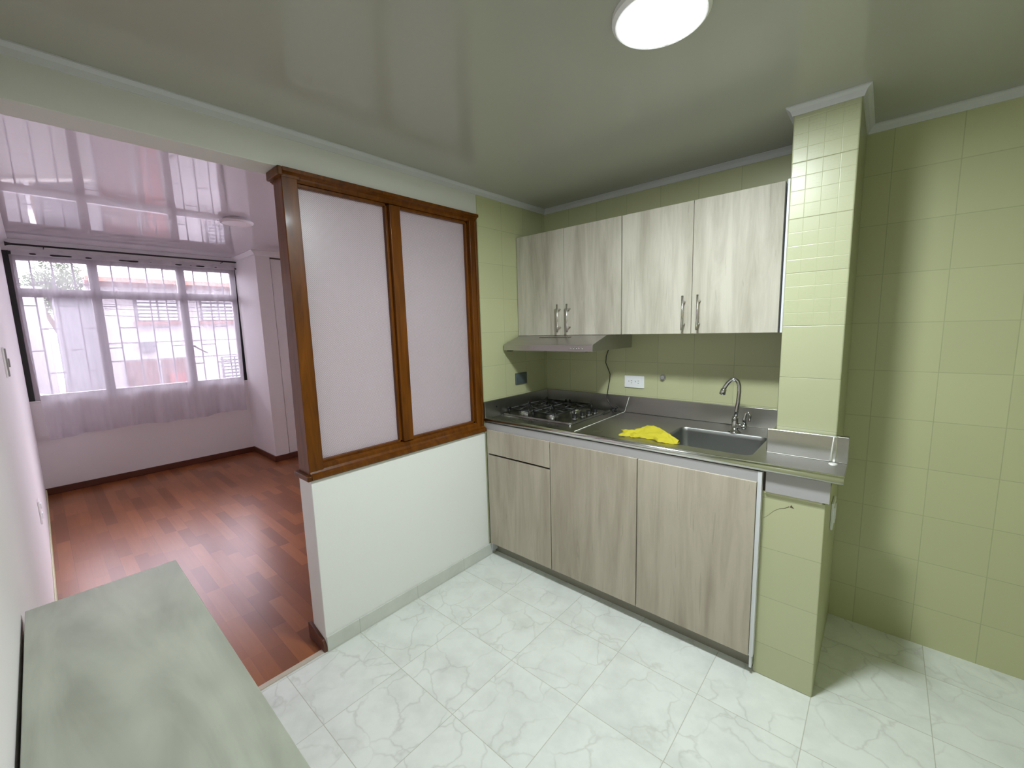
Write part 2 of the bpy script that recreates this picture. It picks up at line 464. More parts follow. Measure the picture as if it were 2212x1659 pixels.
# living room: window wall, closet return, inner wall
struct('', bx('wall_window', (XW - .15, XW, YW, 0, 0, .866), M['living_wall']))
struct('', bx('wall_window', (XW - .15, XW, YW, 0, 2.178, ZL), M['living_wall']))
struct('', bx('wall_window', (XW - .15, XW, -.722, 0, .866, 2.178), M['living_wall']))
struct('', bx('wall_closet', (XW, XC, YC, -.592, 0, ZL), M['living_wall'], bevel=.003))
struct('', bx('wall_closet', (XW, XC, -.592, 0, 2.215, ZL), M['living_wall']))
X2A, X2B = -2.35, -.75
for b in ((XW - .15, X2A, 0, .12, 0, ZL), (X2B, XP - .001, 0, .12, 0, ZL), (X2A, X2B, 0, .12, 0, .75), (X2A, X2B, 0, .12, 2.15, ZL)):
    struct('', bx('wall_inner', b, M['living_wall']))
# closet door
d = sroot('door_1', (XC - .02, -.3, 0))
bx('door_panel', (XC - .045, XC - .012, -.586, -.02, .06, 2.2), M['living_wall'], d, bevel=.003)
bx('door_edge_gap', (XC - .05, XC - .030, -.592, -.586, 0, 2.215), M['dark_gap'], d)
bx('door_head_gap', (XC - .05, XC - .004, -.586, -.02, 2.2, 2.214), M['dark_gap'], d)  # solid strips coloured dark for the shade in the door gaps

# pillar
bm = nb(); box(bm, 1.4585, 1.655, -.410, 0, .84, ZK)
struct('', finish('wall_pillar', bm, M['tile_pillar'], bevel=.006))
bm = nb(); box(bm, 1.454, 1.6495, -.603, 0, 0, .757)
struct('', finish('wall_pillar', bm, M['tile_pillar_low'], bevel=.004))
bm = nb(); box(bm, 1.4538, 1.648, -.597, 0, .757, .84)
struct('', finish('wall_pillar', bm, M['dark_gap']))  # pillar band coloured dark, standing in for the shaded hole behind the filler
struct('', bx('trim_ledge', (1.454, 1.640, -.606, -.585, .752, .762), M['tile_edge'], bevel=.003))
# dirty crack and chip in the tile
bm = nb()
pts = [(1.461, .652), (1.478, .668), (1.497, .692), (1.513, .705), (1.530, .711), (1.543, .721)]
tube(bm, [(x, -.6031, z) for x, z in pts], [.0003, .0004, .0005, .0006, .0008, .0014], 5)
prism(bm, [(1.5455, .719), (1.5495, .7285), (1.5535, .7225), (1.5590, .7165), (1.5520, .7175)], 1, -.6036, -.6026)
struct('', finish('trim_crack', bm, M['stain']))

# crown mouldings: convex cove, extruded between two points, n points into the room
def crown(name, p0, p1, n, z0, z1, w, mat, e0=0, e1=0):
    p0 = Vector((*p0, 0)); p1 = Vector((*p1, 0)); n = Vector((*n, 0)); d = (p1 - p0).normalized()
    prof = [(0, z0), (.004, z0), (.007, z0 + (z1 - z0) * .25), (w * .45, z0 + (z1 - z0) * .55), (w * .8, z1 - (z1 - z0) * .2), (w, z1 - .004), (w, z1), (0, z1)]
    bm = nb()
    A = [bm.verts.new(p0 + n * u - d * (u * e0) + Vector((0, 0, z))) for u, z in prof]
    B = [bm.verts.new(p1 + n * u + d * (u * e1) + Vector((0, 0, z))) for u, z in prof]
    k = len(prof); bm.faces.new(A); bm.faces.new(B[::-1])
    for i in range(k): bm.faces.new((A[i], B[i], B[(i + 1) % k], A[(i + 1) % k]))
    bmesh.ops.recalc_face_normals(bm, faces=bm.faces)
    return struct('', finish(name, bm, mat))
C0 = 2.140
crown('trim_1', (0, YW), (0, 0), (1, 0), C0, ZK, .024, M['trim'], -1, -1)
crown('trim_2', (0, 0), (1.4585, 0), (0, -1), C0, ZK, .024, M['trim'], -1, -1)
crown('trim_3', (1.4585, 0), (1.4585, -.41), (-1, 0), C0, ZK, .024, M['trim'], -1, 1)
crown('trim_4', (1.4585, -.41), (1.655, -.41), (0, -1), C0, ZK, .024, M['trim'], 1, 1)
crown('trim_5', (1.655, -.41), (1.655, 0), (1, 0), C0, ZK, .024, M['trim'], 1, -1)
crown('trim_6', (1.655, 0), (XR, 0), (0, -1), C0, ZK, .024, M['trim'], -1, -1)
crown('trim_7', (XR, 0), (XR, YW), (-1, 0), C0, ZK, .024, M['trim'], -1, -1)
crown('trim_8', (0, YW), (XR, YW), (0, 1), C0, ZK, .024, M['trim'], -1, -1)
crown('trim_9', (XW, YW), (XW, YC), (1, 0), 2.222, ZL, .045, M['trim_white'], -1, -1)
crown('trim_10', (XW, YC), (XC, YC), (0, -1), 2.222, ZL, .045, M['trim_white'], -1, 1)
crown('trim_11', (XC, YC), (XC, 0), (1, 0), 2.222, ZL, .035, M['trim_white'], 1, -1)
crown('trim_12', (XP, YW), (XW, YW), (0, 1), 2.222, ZL, .045, M['trim_white'], -1, -1)

# baseboards
struct('', bx('baseboard_window', (XW, XW + .012, YW, YC, 0, .062), M['baseboard'], bevel=.003))
struct('', bx('baseboard_closet', (XW + .012, XC, YC - .012, YC, 0, .062), M['baseboard'], bevel=.003))
struct('', bx('baseboard_closet', (XC, XC + .012, YC - .012, 0, 0, .062), M['baseboard'], bevel=.003))
struct('', bx('baseboard_left', (XW + .012, XP, YW, YW + .008, 0, .055), M['tile_edge'], bevel=.003))
struct('', bx('baseboard_partition', (.0, .010, YE, -.585, 0, .070), M['skirting_tile'], bevel=.002))
bm = nb(); prism(bm, [(XP - .026, 0), (.004, 0), (.004, .030), (-.012, .052), (XP - .014, .082), (XP - .026, .078)], 1, YE - .014, YE)
struct('', finish('baseboard_end', bm, M['baseboard'], bevel=.002))

# ------------------------------------------------------------------ window
w = sroot('window_1', (XW - .06, -1.58, .866))
YA, YB = YW, -.722
bm = nb()
for b in ((XW - .10, XW - .02, YA, YA + .034, .866, 2.178), (XW - .10, XW - .02, YB - .034, YB, .866, 2.178), (XW - .10, XW - .03, YA, YB, 2.155, 2.178)): box(bm, *b)
finish('outer_seal_gap_shade', bm, M['black'], w)  # black seal whose colour also stands for gap shadow at sides and top
bm = nb()
xa, xb = XW - .085, XW - .035
for y0, y1 in ((YA + .034, YA + .070), (-1.945, -1.875), (-1.275, -1.205), (YB - .062, YB - .034)): box(bm, xa, xb, y0, y1, .868, 2.155)
for z0, z1 in ((.868, .912), (1.79, 1.865), (2.11, 2.155)): box(bm, xa + .004, xb - .004, YA + .034, YB - .034, z0, z1)
fr = finish('window_frame', bm, M['aluminium'], w, bevel=.003)
for y0, y1 in ((YA + .070, -1.945), (-1.875, -1.275), (-1.205, YB - .062)):
    for z0, z1 in ((.912, 1.79), (1.865, 2.11)):
        bx('pane', (XW - .062, XW - .058, y0 - .004, y1 + .004, z0 - .004, z1 + .004), M['glass'], fr)
bm = nb()
tube(bm, [(xb + .004, -1.20, 1.30), (xb + .03, -1.19, 1.285), (xb + .032, -1.09, 1.215)], [.010, .008, .006], 8)
finish('latch_handle', bm, M['aluminium'], w, smooth=True)
w2 = sroot('added_window', ((X2A + X2B) / 2, .07, .75))  # added window, hidden behind the partition, to bring more daylight to the living room
bm = nb()
for x0, x1 in ((X2A, X2A + .04), (-1.58, -1.52), (X2B - .04, X2B)): box(bm, x0, x1, .05, .09, .75, 2.15)
for z0, z1 in ((.75, .79), (2.11, 2.15)): box(bm, X2A + .04, X2B - .04, .052, .088, z0, z1)
fr2 = finish('window_frame', bm, M['aluminium'], w2)
for x0, x1 in ((X2A + .04, -1.58), (-1.52, X2B - .04)): bx('pane', (x0 - .004, x1 + .004, .068, .072, .786, 2.114), M['glass'], fr2)
# sill board
struct('', bx('trim_sill', (XW - .15, XW + .004, YA, YB, .856, .869), M['living_wall'], bevel=.003))

# security grille outside the glass
g = thing('security_grille', 'thin painted metal security grille of staggered rectangles outside the window', 'window grille', (XW - .15, -1.58, .866))
ys = [-1.77 + .133 * k for k in range(-5, 8)]
for y in ys: bx('upright_bar', (XW - .155, XW - .145, y - .006, y + .006, .872, 2.17), M['bar_paint'], g)
for k in range(len(ys) - 1):
    for z in ((1.93, 1.51, 1.10) if k % 2 else (2.12, 1.72, 1.31)):
        bx('cross_bar', (XW - .153, XW - .147, ys[k], ys[k + 1], z - .0055, z + .0055), M['bar_paint'], g)

# curtain rods and sheer curtain
def rod(label, z, x, y0, y1, grp):
    t = thing('curtain_rod', label, 'curtain rod', (x, (y0 + y1) / 2, z), grp)
    bm = nb(); tube(bm, [(x, y0, z), (x, y1, z)], .008, 12); finish('pole', bm, M['black'], t, smooth=True)
    for y, s in ((y0, 1), (y1, -1)):
        bm = nb(); lathe(bm, [(.009, s * .035), (.011, s * .02), (.018, s * .004), (.019, 0)], (x, y, z), 16, axis=1)
        finish('finial', bm, M['black'], t, smooth=True)
    for y in (y0 + .22, y1 - .22):
        bm = nb(); tube(bm, [(XW + .002, y, z - .012), (x, y, z - .012), (x, y, z - .006)], .004, 8); finish('bracket', bm, M['black'], t)
rod('bare black curtain rod, the upper of the two above the window', 2.221, -3.815, -2.425, -.648, 'curtain rods above the window')
rod('black curtain rod threaded through the sheer curtain, the lower of the two', 2.152, -3.838, -2.42, -.660, 'curtain rods above the window')

cur = thing('sheer_curtain', 'translucent white sheer curtain gathered on the lower black rod', 'curtain', (-3.83, -1.58, .53))
def fold(y, t):
    """depth of the folds at y, t = 0 top .. 1 bottom"""
    k = .010 + .020 * t
    return k * (math.sin(y * 31 + 1.2 * math.sin(y * 5.3)) * .6 + math.sin(y * 57 + 2.0) * (.45 - .25 * t) + .4 * math.sin(y * 13 + .6))
def curtain_part(name, z0, z1, nz, ytop, ybot, dx=0, wav=None, zt=(.53, 2.15), mat='sheer'):
    bm = nb(); NY = 260; rows = []
    for j in range(nz + 1):
        tt = j / nz; z = z0 + (z1 - z0) * tt
        T_ = min(1, max(0, (zt[1] - z) / (zt[1] - zt[0])))
        ya = ytop[0] + (ybot[0] - ytop[0]) * (max(0, T_ - .35) / .65) ** 1.2; yb = ytop[1] + (ybot[1] - ytop[1]) * T_
        r = []
        for i in range(NY + 1):
            s = i / NY; y = ya + (yb - ya) * s
            zz = z + (wav(y, tt) if wav else 0)
            yo = -1.58 + (y + 1.58)
            r.append(bm.verts.new((-3.838 + dx + .012 * T_ + fold(yo, T_), y + .006 * math.sin(y * 40) * T_, zz)))
        rows.append(r)
    for a_, b_ in zip(rows, rows[1:]):
        for i in range(NY): bm.faces.new((a_[i], a_[i + 1], b_[i + 1], b_[i]))
    return finish(name, bm, M[mat], cur, smooth=True)
hemw = lambda y, t: .010 * math.sin(y * 6.5 + 1) + .006 * math.sin(y * 17)
curtain_part('curtain_panel', .53, 2.150, 26, (-2.398, -.755), (-2.365, -.800), wav=lambda y, t: (1 - t) * hemw(y, t))
curtain_part('curtain_hem', .53, .585, 3, (-2.398, -.755), (-2.365, -.800), dx=.006, wav=hemw)
curtain_part('curtain_heading', 2.135, 2.182, 3, (-2.398, -.755), (-2.398, -.755), dx=.010, mat='gathered', wav=lambda y, t: t * (.006 * math.sin(y * 26 + 2 * math.sin(y * 3)) + .006 * math.sin(y * 71 + math.sin(y * 9))))

# ------------------------------------------------------------------ room divider of wood and translucent panels
t = thing('room_divider', 'varnished reddish wood screen with two translucent ribbed panels on the low white wall', 'room divider', (-.05, -1.15, .786))
Y0, Y1 = YE - .0, -.636
XB = -.108
bm = nb()  # end post, slightly tapered like the real one
v = box(bm, XB, 0, Y0 - .002, -1.603, .79, 2.0)
for q in (v[4], v[7]): q.co.x += .028
finish('end_post', bm, M['cedar'], t, bevel=.003)
bx('mullion', (-.060, -.002, -1.194, -1.136, .85, 1.985), M['cedar'], t, bevel=.004)
bx('wall_post', (-.10, 0, -.690, Y1, .81, 2.0), M['cedar'], t, bevel=.004)
bm = nb(); prism(bm, [(-.100, 1.990), (-.012, 1.990), (-.004, 1.999), (-.004, 2.006), (.006, 2.012), (.018, 2.016), (.018, 2.0295), (-.100, 2.0295)], 1, Y0 - .0, Y1)
finish('top_rail', bm, M['cedar'], t)
bm = nb(); prism(bm, [(-.100, .790), (.016, .790), (.020, .796), (.018, .810), (.004, .816), (-.002, .826), (-.002, .838), (-.014, .848), (-.100, .848)], 1, Y0, Y1)
finish('bottom_rail', bm, M['cedar'], t)
bm = nb(); box(bm, XB + .01, .020, Y0 - .020, Y0, 1.996, 2.0295); box(bm, XB - .002, .0, Y0 - .004, -1.59, 1.996, 2.0295)
finish('end_cap', bm, M['cedar'], t, bevel=.005)
bm = nb(); box(bm, XP - .004, .016, Y0 - .018, Y0 + .002, .788, .810)
finish('end_sill', bm, M['cedar'], t, bevel=.004)
for ya, yb in ((-1.603, -1.194), (-1.136, -.690)):
    pn = bx('ribbed_panel', (-.047, -.042, ya - .004, yb + .004, .845, 1.992), M['screen'], t)
    bm = nb()
    r = .013
    for b in ((-.042, -.020, ya, yb, .846, .846 + r), (-.042, -.020, ya, yb, 1.990 - r, 1.990), (-.042, -.020, ya, ya + r * .4, .846, 1.990), (-.042, -.020, yb - r, yb, .846, 1.990)): box(bm, *b)
    finish('glazing_bead', bm, M['cedar'], pn, bevel=.003)
bm = nb(); box(bm, -.016, .006, -.656, -.640, .83, 1.995); finish('edge_moulding', bm, M['cedar'], t, bevel=.004)

# ------------------------------------------------------------------ kitchen base units
DF, DB = -.638, -.622      # door faces
CF = -.620                 # carcass front
def handle(parent, x, z0, z1, y):
    h = nb(); tube(h, [(x, y, z0), (x, y, z1)], .0055, 14)
    finish('bar_handle', h, M['nickel'], parent, smooth=True)
    for z in (z0 + .028, z1 - .028):
        m_ = nb(); tube(m_, [(x, y, z), (x, y + .033, z)], .0045, 10)
        finish('handle_post', m_, M['nickel'], parent, smooth=True)

b1 = thing('base_cabinet', 'limed oak base cabinet with a drawer above one door, next to the white low wall', 'kitchen cabinet', (.27, -.3, 0), 'base cabinets under the steel counter')
bm = nb(); box(bm, .003, .018, CF, -.02, .02, .84); box(bm, .470, .485, CF, -.02, .075, .84); box(bm, .018, .470, CF, -.02, .075, .09)
finish('carcass', bm, M['white_board'], b1)
bx('plinth', (.003, .485, -.577, -.560, 0.0, .075), M['plinth'], b1)
bx('drawer', (.0235, .4812, DF, DB, .6575, .8008), M['oak_drawer'], b1, bevel=.0015)
bx('door', (.0235, .4812, DF, DB, .0835, .6475), M['oak_lower'], b1, bevel=.0015)
bx('top_rail', (.003, .485, -.630, -.606, .800, .842), M['grey_board'], b1)
b2 = thing('base_cabinet', 'limed oak base cabinet with two wide doors under the sink, beside the green pillar', 'kitchen cabinet', (.975, -.3, 0), 'base cabinets under the steel counter')
bm = nb(); box(bm, .4855, .500, CF, -.02, .075, .84); box(bm, .500, 1.444, CF, -.02, .075, .09)
finish('carcass', bm, M['white_board'], b2)
bx('side_panel', (1.4445, 1.4530, -.628, -.02, .03, .842), M['white_board'], b2)
bx('side_panel', (1.4430, 1.4570, -.631, -.604, .082, .842), M['white_board'], b2)
bx('plinth', (.4855, 1.4530, -.577, -.560, 0.0, .075), M['plinth'], b2)
bx('door', (.4865, .9675, DF, DB, .0835, .8008), M['oak_lower'], b2, bevel=.0015)
bx('door', (.9725, 1.4415, DF, DB, .0835, .8008), M['oak_lower'], b2, bevel=.0015)
bx('top_rail', (.4855, 1.4425, -.630, -.606, .800, .842), M['grey_board'], b2)
tag(bx('filler_panel', (1.4665, 1.6600, -.614, -.606, .763, .8425), M['grey_board'], bevel=.001), 'grey-white filler board fixed to the pillar just below the steel counter', 'panel')

# ------------------------------------------------------------------ steel counter with sink
ct = thing('steel_counter', 'long stainless steel kitchen counter with integral sink and upstands', 'countertop', (.75, -.3, .842))
ZC = .866
bm = nb()
outer = [(.001, -.001), (.001, -.618), (1.692, -.618), (1.692, -.4115), (1.4575, -.4115), (1.4575, -.001)]
SX0, SX1, SY0, SY1 = 1.005, 1.398, -.530, -.190
inner = rrect(SX0, SX1, SY0, SY1, .032)
def loop(bm, pts, z):
    vs = [bm.verts.new((x, y, z)) for x, y in pts]
    return vs, [bm.edges.new((vs[i], vs[(i + 1) % len(vs)])) for i in range(len(vs))]
vo_, eo_ = loop(bm, outer, ZC); vi_, ei_ = loop(bm, inner, ZC)
bmesh.ops.triangle_fill(bm, use_beauty=True, edges=eo_ + ei_)
for f in bm.faces:
    if f.normal.z < 0: f.normal_flip()
# thin underside lip
ex = bmesh.ops.extrude_edge_only(bm, edges=eo_); 
for q in ex['geom']:
    if isinstance(q, bmesh.types.BMVert): q.co.z = .845
finish('worktop', bm, M['steel'], ct)
bm = nb()   # rolled front edge
prof = [(-.634, .868), (-.628, .8665)]
for k in range(9):
    th = math.radians(70 + 180 * k / 8)
    prof.append((-.634 + .012 * math.cos(th), .8605 + .012 * math.sin(th)))
prof += [(-.630, .843), (-.626, .843), (-.626, .862)]
cr = [(-.604, .8665)]
for k in range(15):
    th = math.radians(75 + 195 * k / 14); cr.append((-.6235 + .0155 * math.cos(th), .8595 + .0155 * math.sin(th)))
cr += [(-.612, .8440), (-.608, .848), (-.604, .860)]
prism(bm, cr, 0, .001, 1.694)
finish('rolled_edge', bm, M['steel_bright'], ct, smooth=True)
bx('back_upstand', (.013, 1.4475, -.013, -.001, ZC, .967), M['steel'], ct, bevel=.003)
bx('left_upstand', (.001, .013, -.636, -.001, ZC - .004, .967), M['steel'], ct, bevel=.003)
bx('pillar_upstand', (1.4475, 1.4575, -.405, -.001, ZC, .962), M['steel'], ct, bevel=.003)
bx('front_upstand', (1.432, 1.660, -.4385, -.4115, ZC, .966), M['steel_bright'], ct, bevel=.004)
bx('right_upstand', (1.652, 1.694, -.4365, -.4125, ZC, .966), M['steel'], ct, bevel=.003)
bm = nb()
bmesh.ops.create_uvsphere(bm, u_segments=12, v_segments=8, radius=1)
bmesh.ops.scale(bm, vec=(.014, .020, .0035), verts=bm.verts); bmesh.ops.translate(bm, vec=(1.652, -.462, ZC), verts=bm.verts)
tube(bm, [(1.644, -.4395, ZC + .003), (1.646, -.4395, .93), (1.648, -.4395, .962)], [.005, .0025, .002], 8)
finish('solder_joint', bm, M['solder'], ct, smooth=True)
bm = nb()
tube(bm, [(.612, -.622, ZC), (.598, -.014, ZC), (.626, -.0138, .962)], .0032, 6)
finish('weld_seam', bm, M['solder_grey'], ct, smooth=True)
bm = nb()   # basin
rings = []
lv = [(0, .0, .032), (-.004, .003, .032), (-.02, .004, .032), (-.13, .008, .036), (-.152, .018, .042), (-.160, .04, .05)]
for dz, ins, rr_ in lv:
    rings.append([bm.verts.new((x, y, ZC + dz)) for x, y in rrect(SX0 + ins, SX1 - ins, SY0 + ins, SY1 - ins, rr_)])
for a_, b_ in zip(rings, rings[1:]):
    for k in range(len(a_)): bm.faces.new((a_[k], a_[(k + 1) % len(a_)], b_[(k + 1) % len(a_)], b_[k]))
bm.faces.new(rings[-1])
bmesh.ops.recalc_face_normals(bm, faces=bm.faces)
for f in bm.faces: f.normal_flip()
sk = finish('sink_basin', bm, M['steel_sink'], ct, smooth=True)
bm = nb(); lathe(bm, [(.038, 0), (.038, .003), (.030, .003), (.026, .001), (.004, .0015)], (1.20, -.36, ZC - .1595), 24)
finish('drain', bm, M['chrome'], sk, smooth=True)

# faucet
f = thing('faucet', 'chrome swan neck kitchen faucet behind the sink', 'faucet', (1.249, -.166, .8665))
bm = nb(); lathe(bm, [(.030, 0), (.030, .004), (.024, .010), (.0145, .014), (.0145, .062), (.0145, .068), (.0135, .078)], (1.249, -.166, .8665), 24); finish('faucet_base', bm, M['chrome'], f, smooth=True)
pts = [(1.250, -.166, .93), (1.254, -.166, .97), (1.259, -.166, 1.02), (1.262, -.166, 1.065), (1.261, -.167, 1.095), (1.254, -.169, 1.116), (1.242, -.172, 1.1255), (1.228, -.176, 1.121), (1.214, -.180, 1.106), (1.203, -.184, 1.086), (1.199, -.186, 1.074)]
bm = nb(); tube(bm, pts, .0092, 16); finish('neck', bm, M['chrome'], f, smooth=True)
bm = nb(); tube(bm, [(1.2005, -.1855, 1.079), (1.199, -.186, 1.074), (1.193, -.188, 1.052), (1.1925, -.188, 1.050)], [.0096, .013, .0145, .0115], 16); finish('aerator', bm, M['chrome'], f, smooth=True)
bm = nb(); tube(bm, [(1.262, -.166, .900), (1.290, -.164, .898), (1.300, -.163, .897)], [.014, .016, .014], 14); tube(bm, [(1.292, -.166, .902), (1.288, -.163, .935), (1.294, -.160, .962), (1.304, -.158, .968), (1.311, -.158, .955), (1.310, -.160, .925)], [.009, .008, .007, .0065, .006, .005], 12)
finish('lever', bm, M['chrome'], f, smooth=True)

# ------------------------------------------------------------------ gas hob
h = thing('gas_hob', 'stainless steel gas hob with four burners and black pan supports', 'gas hob', (.27, -.27, .867))
HZ = .8675
bm = nb()
r0 = rrect(.016, .524, -.493, -.045, .02, 4); r1 = rrect(.018, .522, -.491, -.047, .019, 4); r2 = rrect(.034, .506, -.475, -.063, .012, 4)
L0 = [bm.verts.new((x, y, HZ)) for x, y in r0]; L1 = [bm.verts.new((x, y, HZ + .010)) for x, y in r1]; L2 = [bm.verts.new((x, y, HZ + .003)) for x, y in r2]
for a_, b_ in ((L0, L1), (L1, L2)):
    for k in range(len(a_)): bm.faces.new((a_[k], a_[(k + 1) % len(a_)], b_[(k + 1) % len(a_)], b_[k]))
bm.faces.new(L2); bmesh.ops.recalc_face_normals(bm, faces=bm.faces)
finish('hob_plate', bm, M['steel_dark'], h, smooth=False)
for x, y, r in ((.103, -.369, .034), (.316, -.378, .028), (.130, -.155, .026), (.334, -.168, .036)):
    bm = nb(); lathe(bm, [(r + .010, 0), (r + .010, .004), (r, .006), (r - .002, .014), (r - .006, .015)], (x, y, HZ + .003), 24)
    bu = finish('burner', bm, M['steel_bright'], h, smooth=False)
    bm = nb(); lathe(bm, [(r - .003, 0), (r - .003, .004), (r - .010, .007), (.002, .0075)], (x, y, HZ + .018), 24)
    finish('burner_cap', bm, M['cast_iron'], bu, smooth=False)
for gx0, gx1 in ((.050, .208), (.236, .400)):
    bm = nb(); zt_ = HZ + .036; cx_ = (gx0 + gx1) / 2
    y0_, y1_ = -.462, -.075
    tube(bm, [(gx0, y0_, zt_), (gx1, y0_, zt_), (gx1, y1_, zt_), (gx0, y1_, zt_), (gx0, y0_, zt_)], .0050, 8)
    ym = (y0_ + y1_) / 2
    tube(bm, [(gx0, ym, zt_), (gx1, ym, zt_)], .0050, 8)
    for yc in (-.372, -.160):
        for dx_, dy_ in ((-1, 0), (1, 0), (0, -1), (0, 1)):
            ex_ = gx0 if dx_ < 0 else gx1 if dx_ > 0 else cx_
            ey_ = yc if dy_ == 0 else (yc + dy_ * (.09 if yc == -.372 else .085))
            tube(bm, [(ex_, ey_, zt_), (cx_ + dx_ * .034, yc + dy_ * .034, zt_ + .004), (cx_ + dx_ * .026, yc + dy_ * .026, zt_ + .010)], .0055, 6)
    for x in (gx0, gx1):
        for y in (y0_, ym, y1_):
            tube(bm, [(x, y, zt_), (x, y, HZ + .004)], .0060, 8)
            tube(bm, [(x, y - .012, zt_), (x, y, zt_ + .013), (x, y + .012, zt_)], .0050, 6)
    finish('pan_support', bm, M['cast_iron'], h, smooth=True)
for x, y in ((.455, -.352), (.459, -.276), (.463, -.212), (.467, -.146)):
    bm = nb(); lathe(bm, [(.021, 0), (.021, .003), (.018, .004)], (x, y, HZ + .003), 20); kb = finish('knob', bm, M['steel_bright'], h)
    bm = nb(); lathe(bm, [(.015, 0), (.014, .018), (.012, .020)], (x, y, HZ + .007), 20); box(bm, x - .014, x + .014, y - .003, y + .003, HZ + .026, HZ + .030)
    finish('knob_grip', bm, M['black'], kb)

# ------------------------------------------------------------------ upper cabinets
UB, UT = 1.347, 1.950
def upper(label, x0, x1, xm, oak, side=None, hx=()):
    u = thing('wall_cabinet', label, 'kitchen cabinet', ((x0 + x1) / 2, -.2, UB), 'wall cabinets above the counter')
    bm = nb()
    for b in ((x0 + .004, x0 + .015, -.282, -.001, UB, UT), (x1 - .015, x1 - .004, -.282, -.001, UB, UT), (x0 + .015, x1 - .015, -.282, -.001, UB, UB + .015), (x0 + .015, x1 - .015, -.282, -.001, UT - .015, UT), (x0 + .015, x1 - .015, -.012, -.001, UB + .015, UT - .015)): box(bm, *b)
    finish('carcass', bm, M['white_board'], u)
    d1 = bx('door', (x0 + .001, xm - .0012, -.300, -.2825, UB, UT), oak, u, bevel=.0015)
    d2 = bx('door', (xm + .0012, x1 - .002, -.300, -.2825, UB, UT), oak, u, bevel=.0015)
    handle(d1, hx[0], 1.3645, 1.5245, -.335); handle(d2, hx[1], 1.3645, 1.5245, -.335)
    return u
upper('pale limed oak wall cabinet with two narrow doors above the range hood', .0025, .7155, .3563, M['oak_upper'], hx=(.330, .397))
u2 = upper('pale limed oak wall cabinet with two wide doors, touching the green pillar', .7190, 1.4290, 1.0742, M['oak_upper'], hx=(1.044, 1.112))
bx('side_panel', (1.4330, 1.4450, -.289, -.001, UB, 1.957), M['white_board'], u2)

# ------------------------------------------------------------------ range hood
r = thing('range_hood', 'slim stainless steel range hood hanging under the wall cabinet', 'range hood', (.32, -.23, 1.2625))
HX0, HX1 = .014, .634
bm = nb(); prism(bm, [(-.002, 1.3455), (-.305, 1.3455), (-.455, 1.2985), (-.455, 1.2625), (-.002, 1.2625)], 0, HX0, HX1)
finish('hood_body', bm, M['steel_hood'], r, bevel=.002)
bm = nb()
for i in range(2): box(bm, HX0 + .03 + i * .27, HX0 + .03 + i * .27 + .255, -.42, -.06, 1.257, 1.2625)
finish('grease_filter', bm, M['filter'], r)
for k, x in enumerate((.503, .520, .538, .556, .574)):
    bm = nb(); lathe(bm, [(.0058, 0), (.0058, -.004), (.004, -.006)], (x, -.455, 1.2815), 14, axis=1); finish('button', bm, M['chrome'], r)
bm = nb()
for k in range(20):
    x = .20 + k * .0115
    prism(bm, [(-.330, 1.3388), (-.345, 1.3341), (-.345, 1.3331), (-.330, 1.3378)], 0, x, x + .006)
finish('air_slots', bm, M['dark_gap'], r)
bm = nb(); box(bm, HX0 + .02, HX0 + .05, -.450, -.425, 1.256, 1.2625); finish('lamp_switch', bm, M['black'], r)
cord = [(.50, -.02, 1.263), (.490, -.02, 1.246), (.475, -.02, 1.205), (.472, -.02, 1.165), (.490, -.02, 1.125), (.502, -.02, 1.095), (.499, -.02, 1.060), (.491, -.02, 1.02), (.486, -.022, .985), (.483, -.025, .95), (.492, -.030, .928), (.512, -.036, .908), (.528, -.046, .893)]
bm = nb(); tube(bm, cord, .0028, 8); pc = finish('power_cord', bm, M['black'], r, smooth=True)
bm = nb()
tube(bm, [(.528, -.046, .893), (.540, -.060, .884), (.556, -.080, .878)], [.004, .009, .009], 10)
for k in range(3):
    tube(bm, [(.556 + .016 * math.cos(a_), -.075 + .022 * math.sin(a_), .873 + .005 * k + .012 * max(0, math.sin(a_ * .5))) for a_ in [j * PI / 8 for j in range(17)]], .0026, 6)
tube(bm, [(.552, -.052, .876), (.570, -.045, .900), (.560, -.062, .912)], .003, 6)
finish('plug', bm, M['black'], pc, smooth=True)

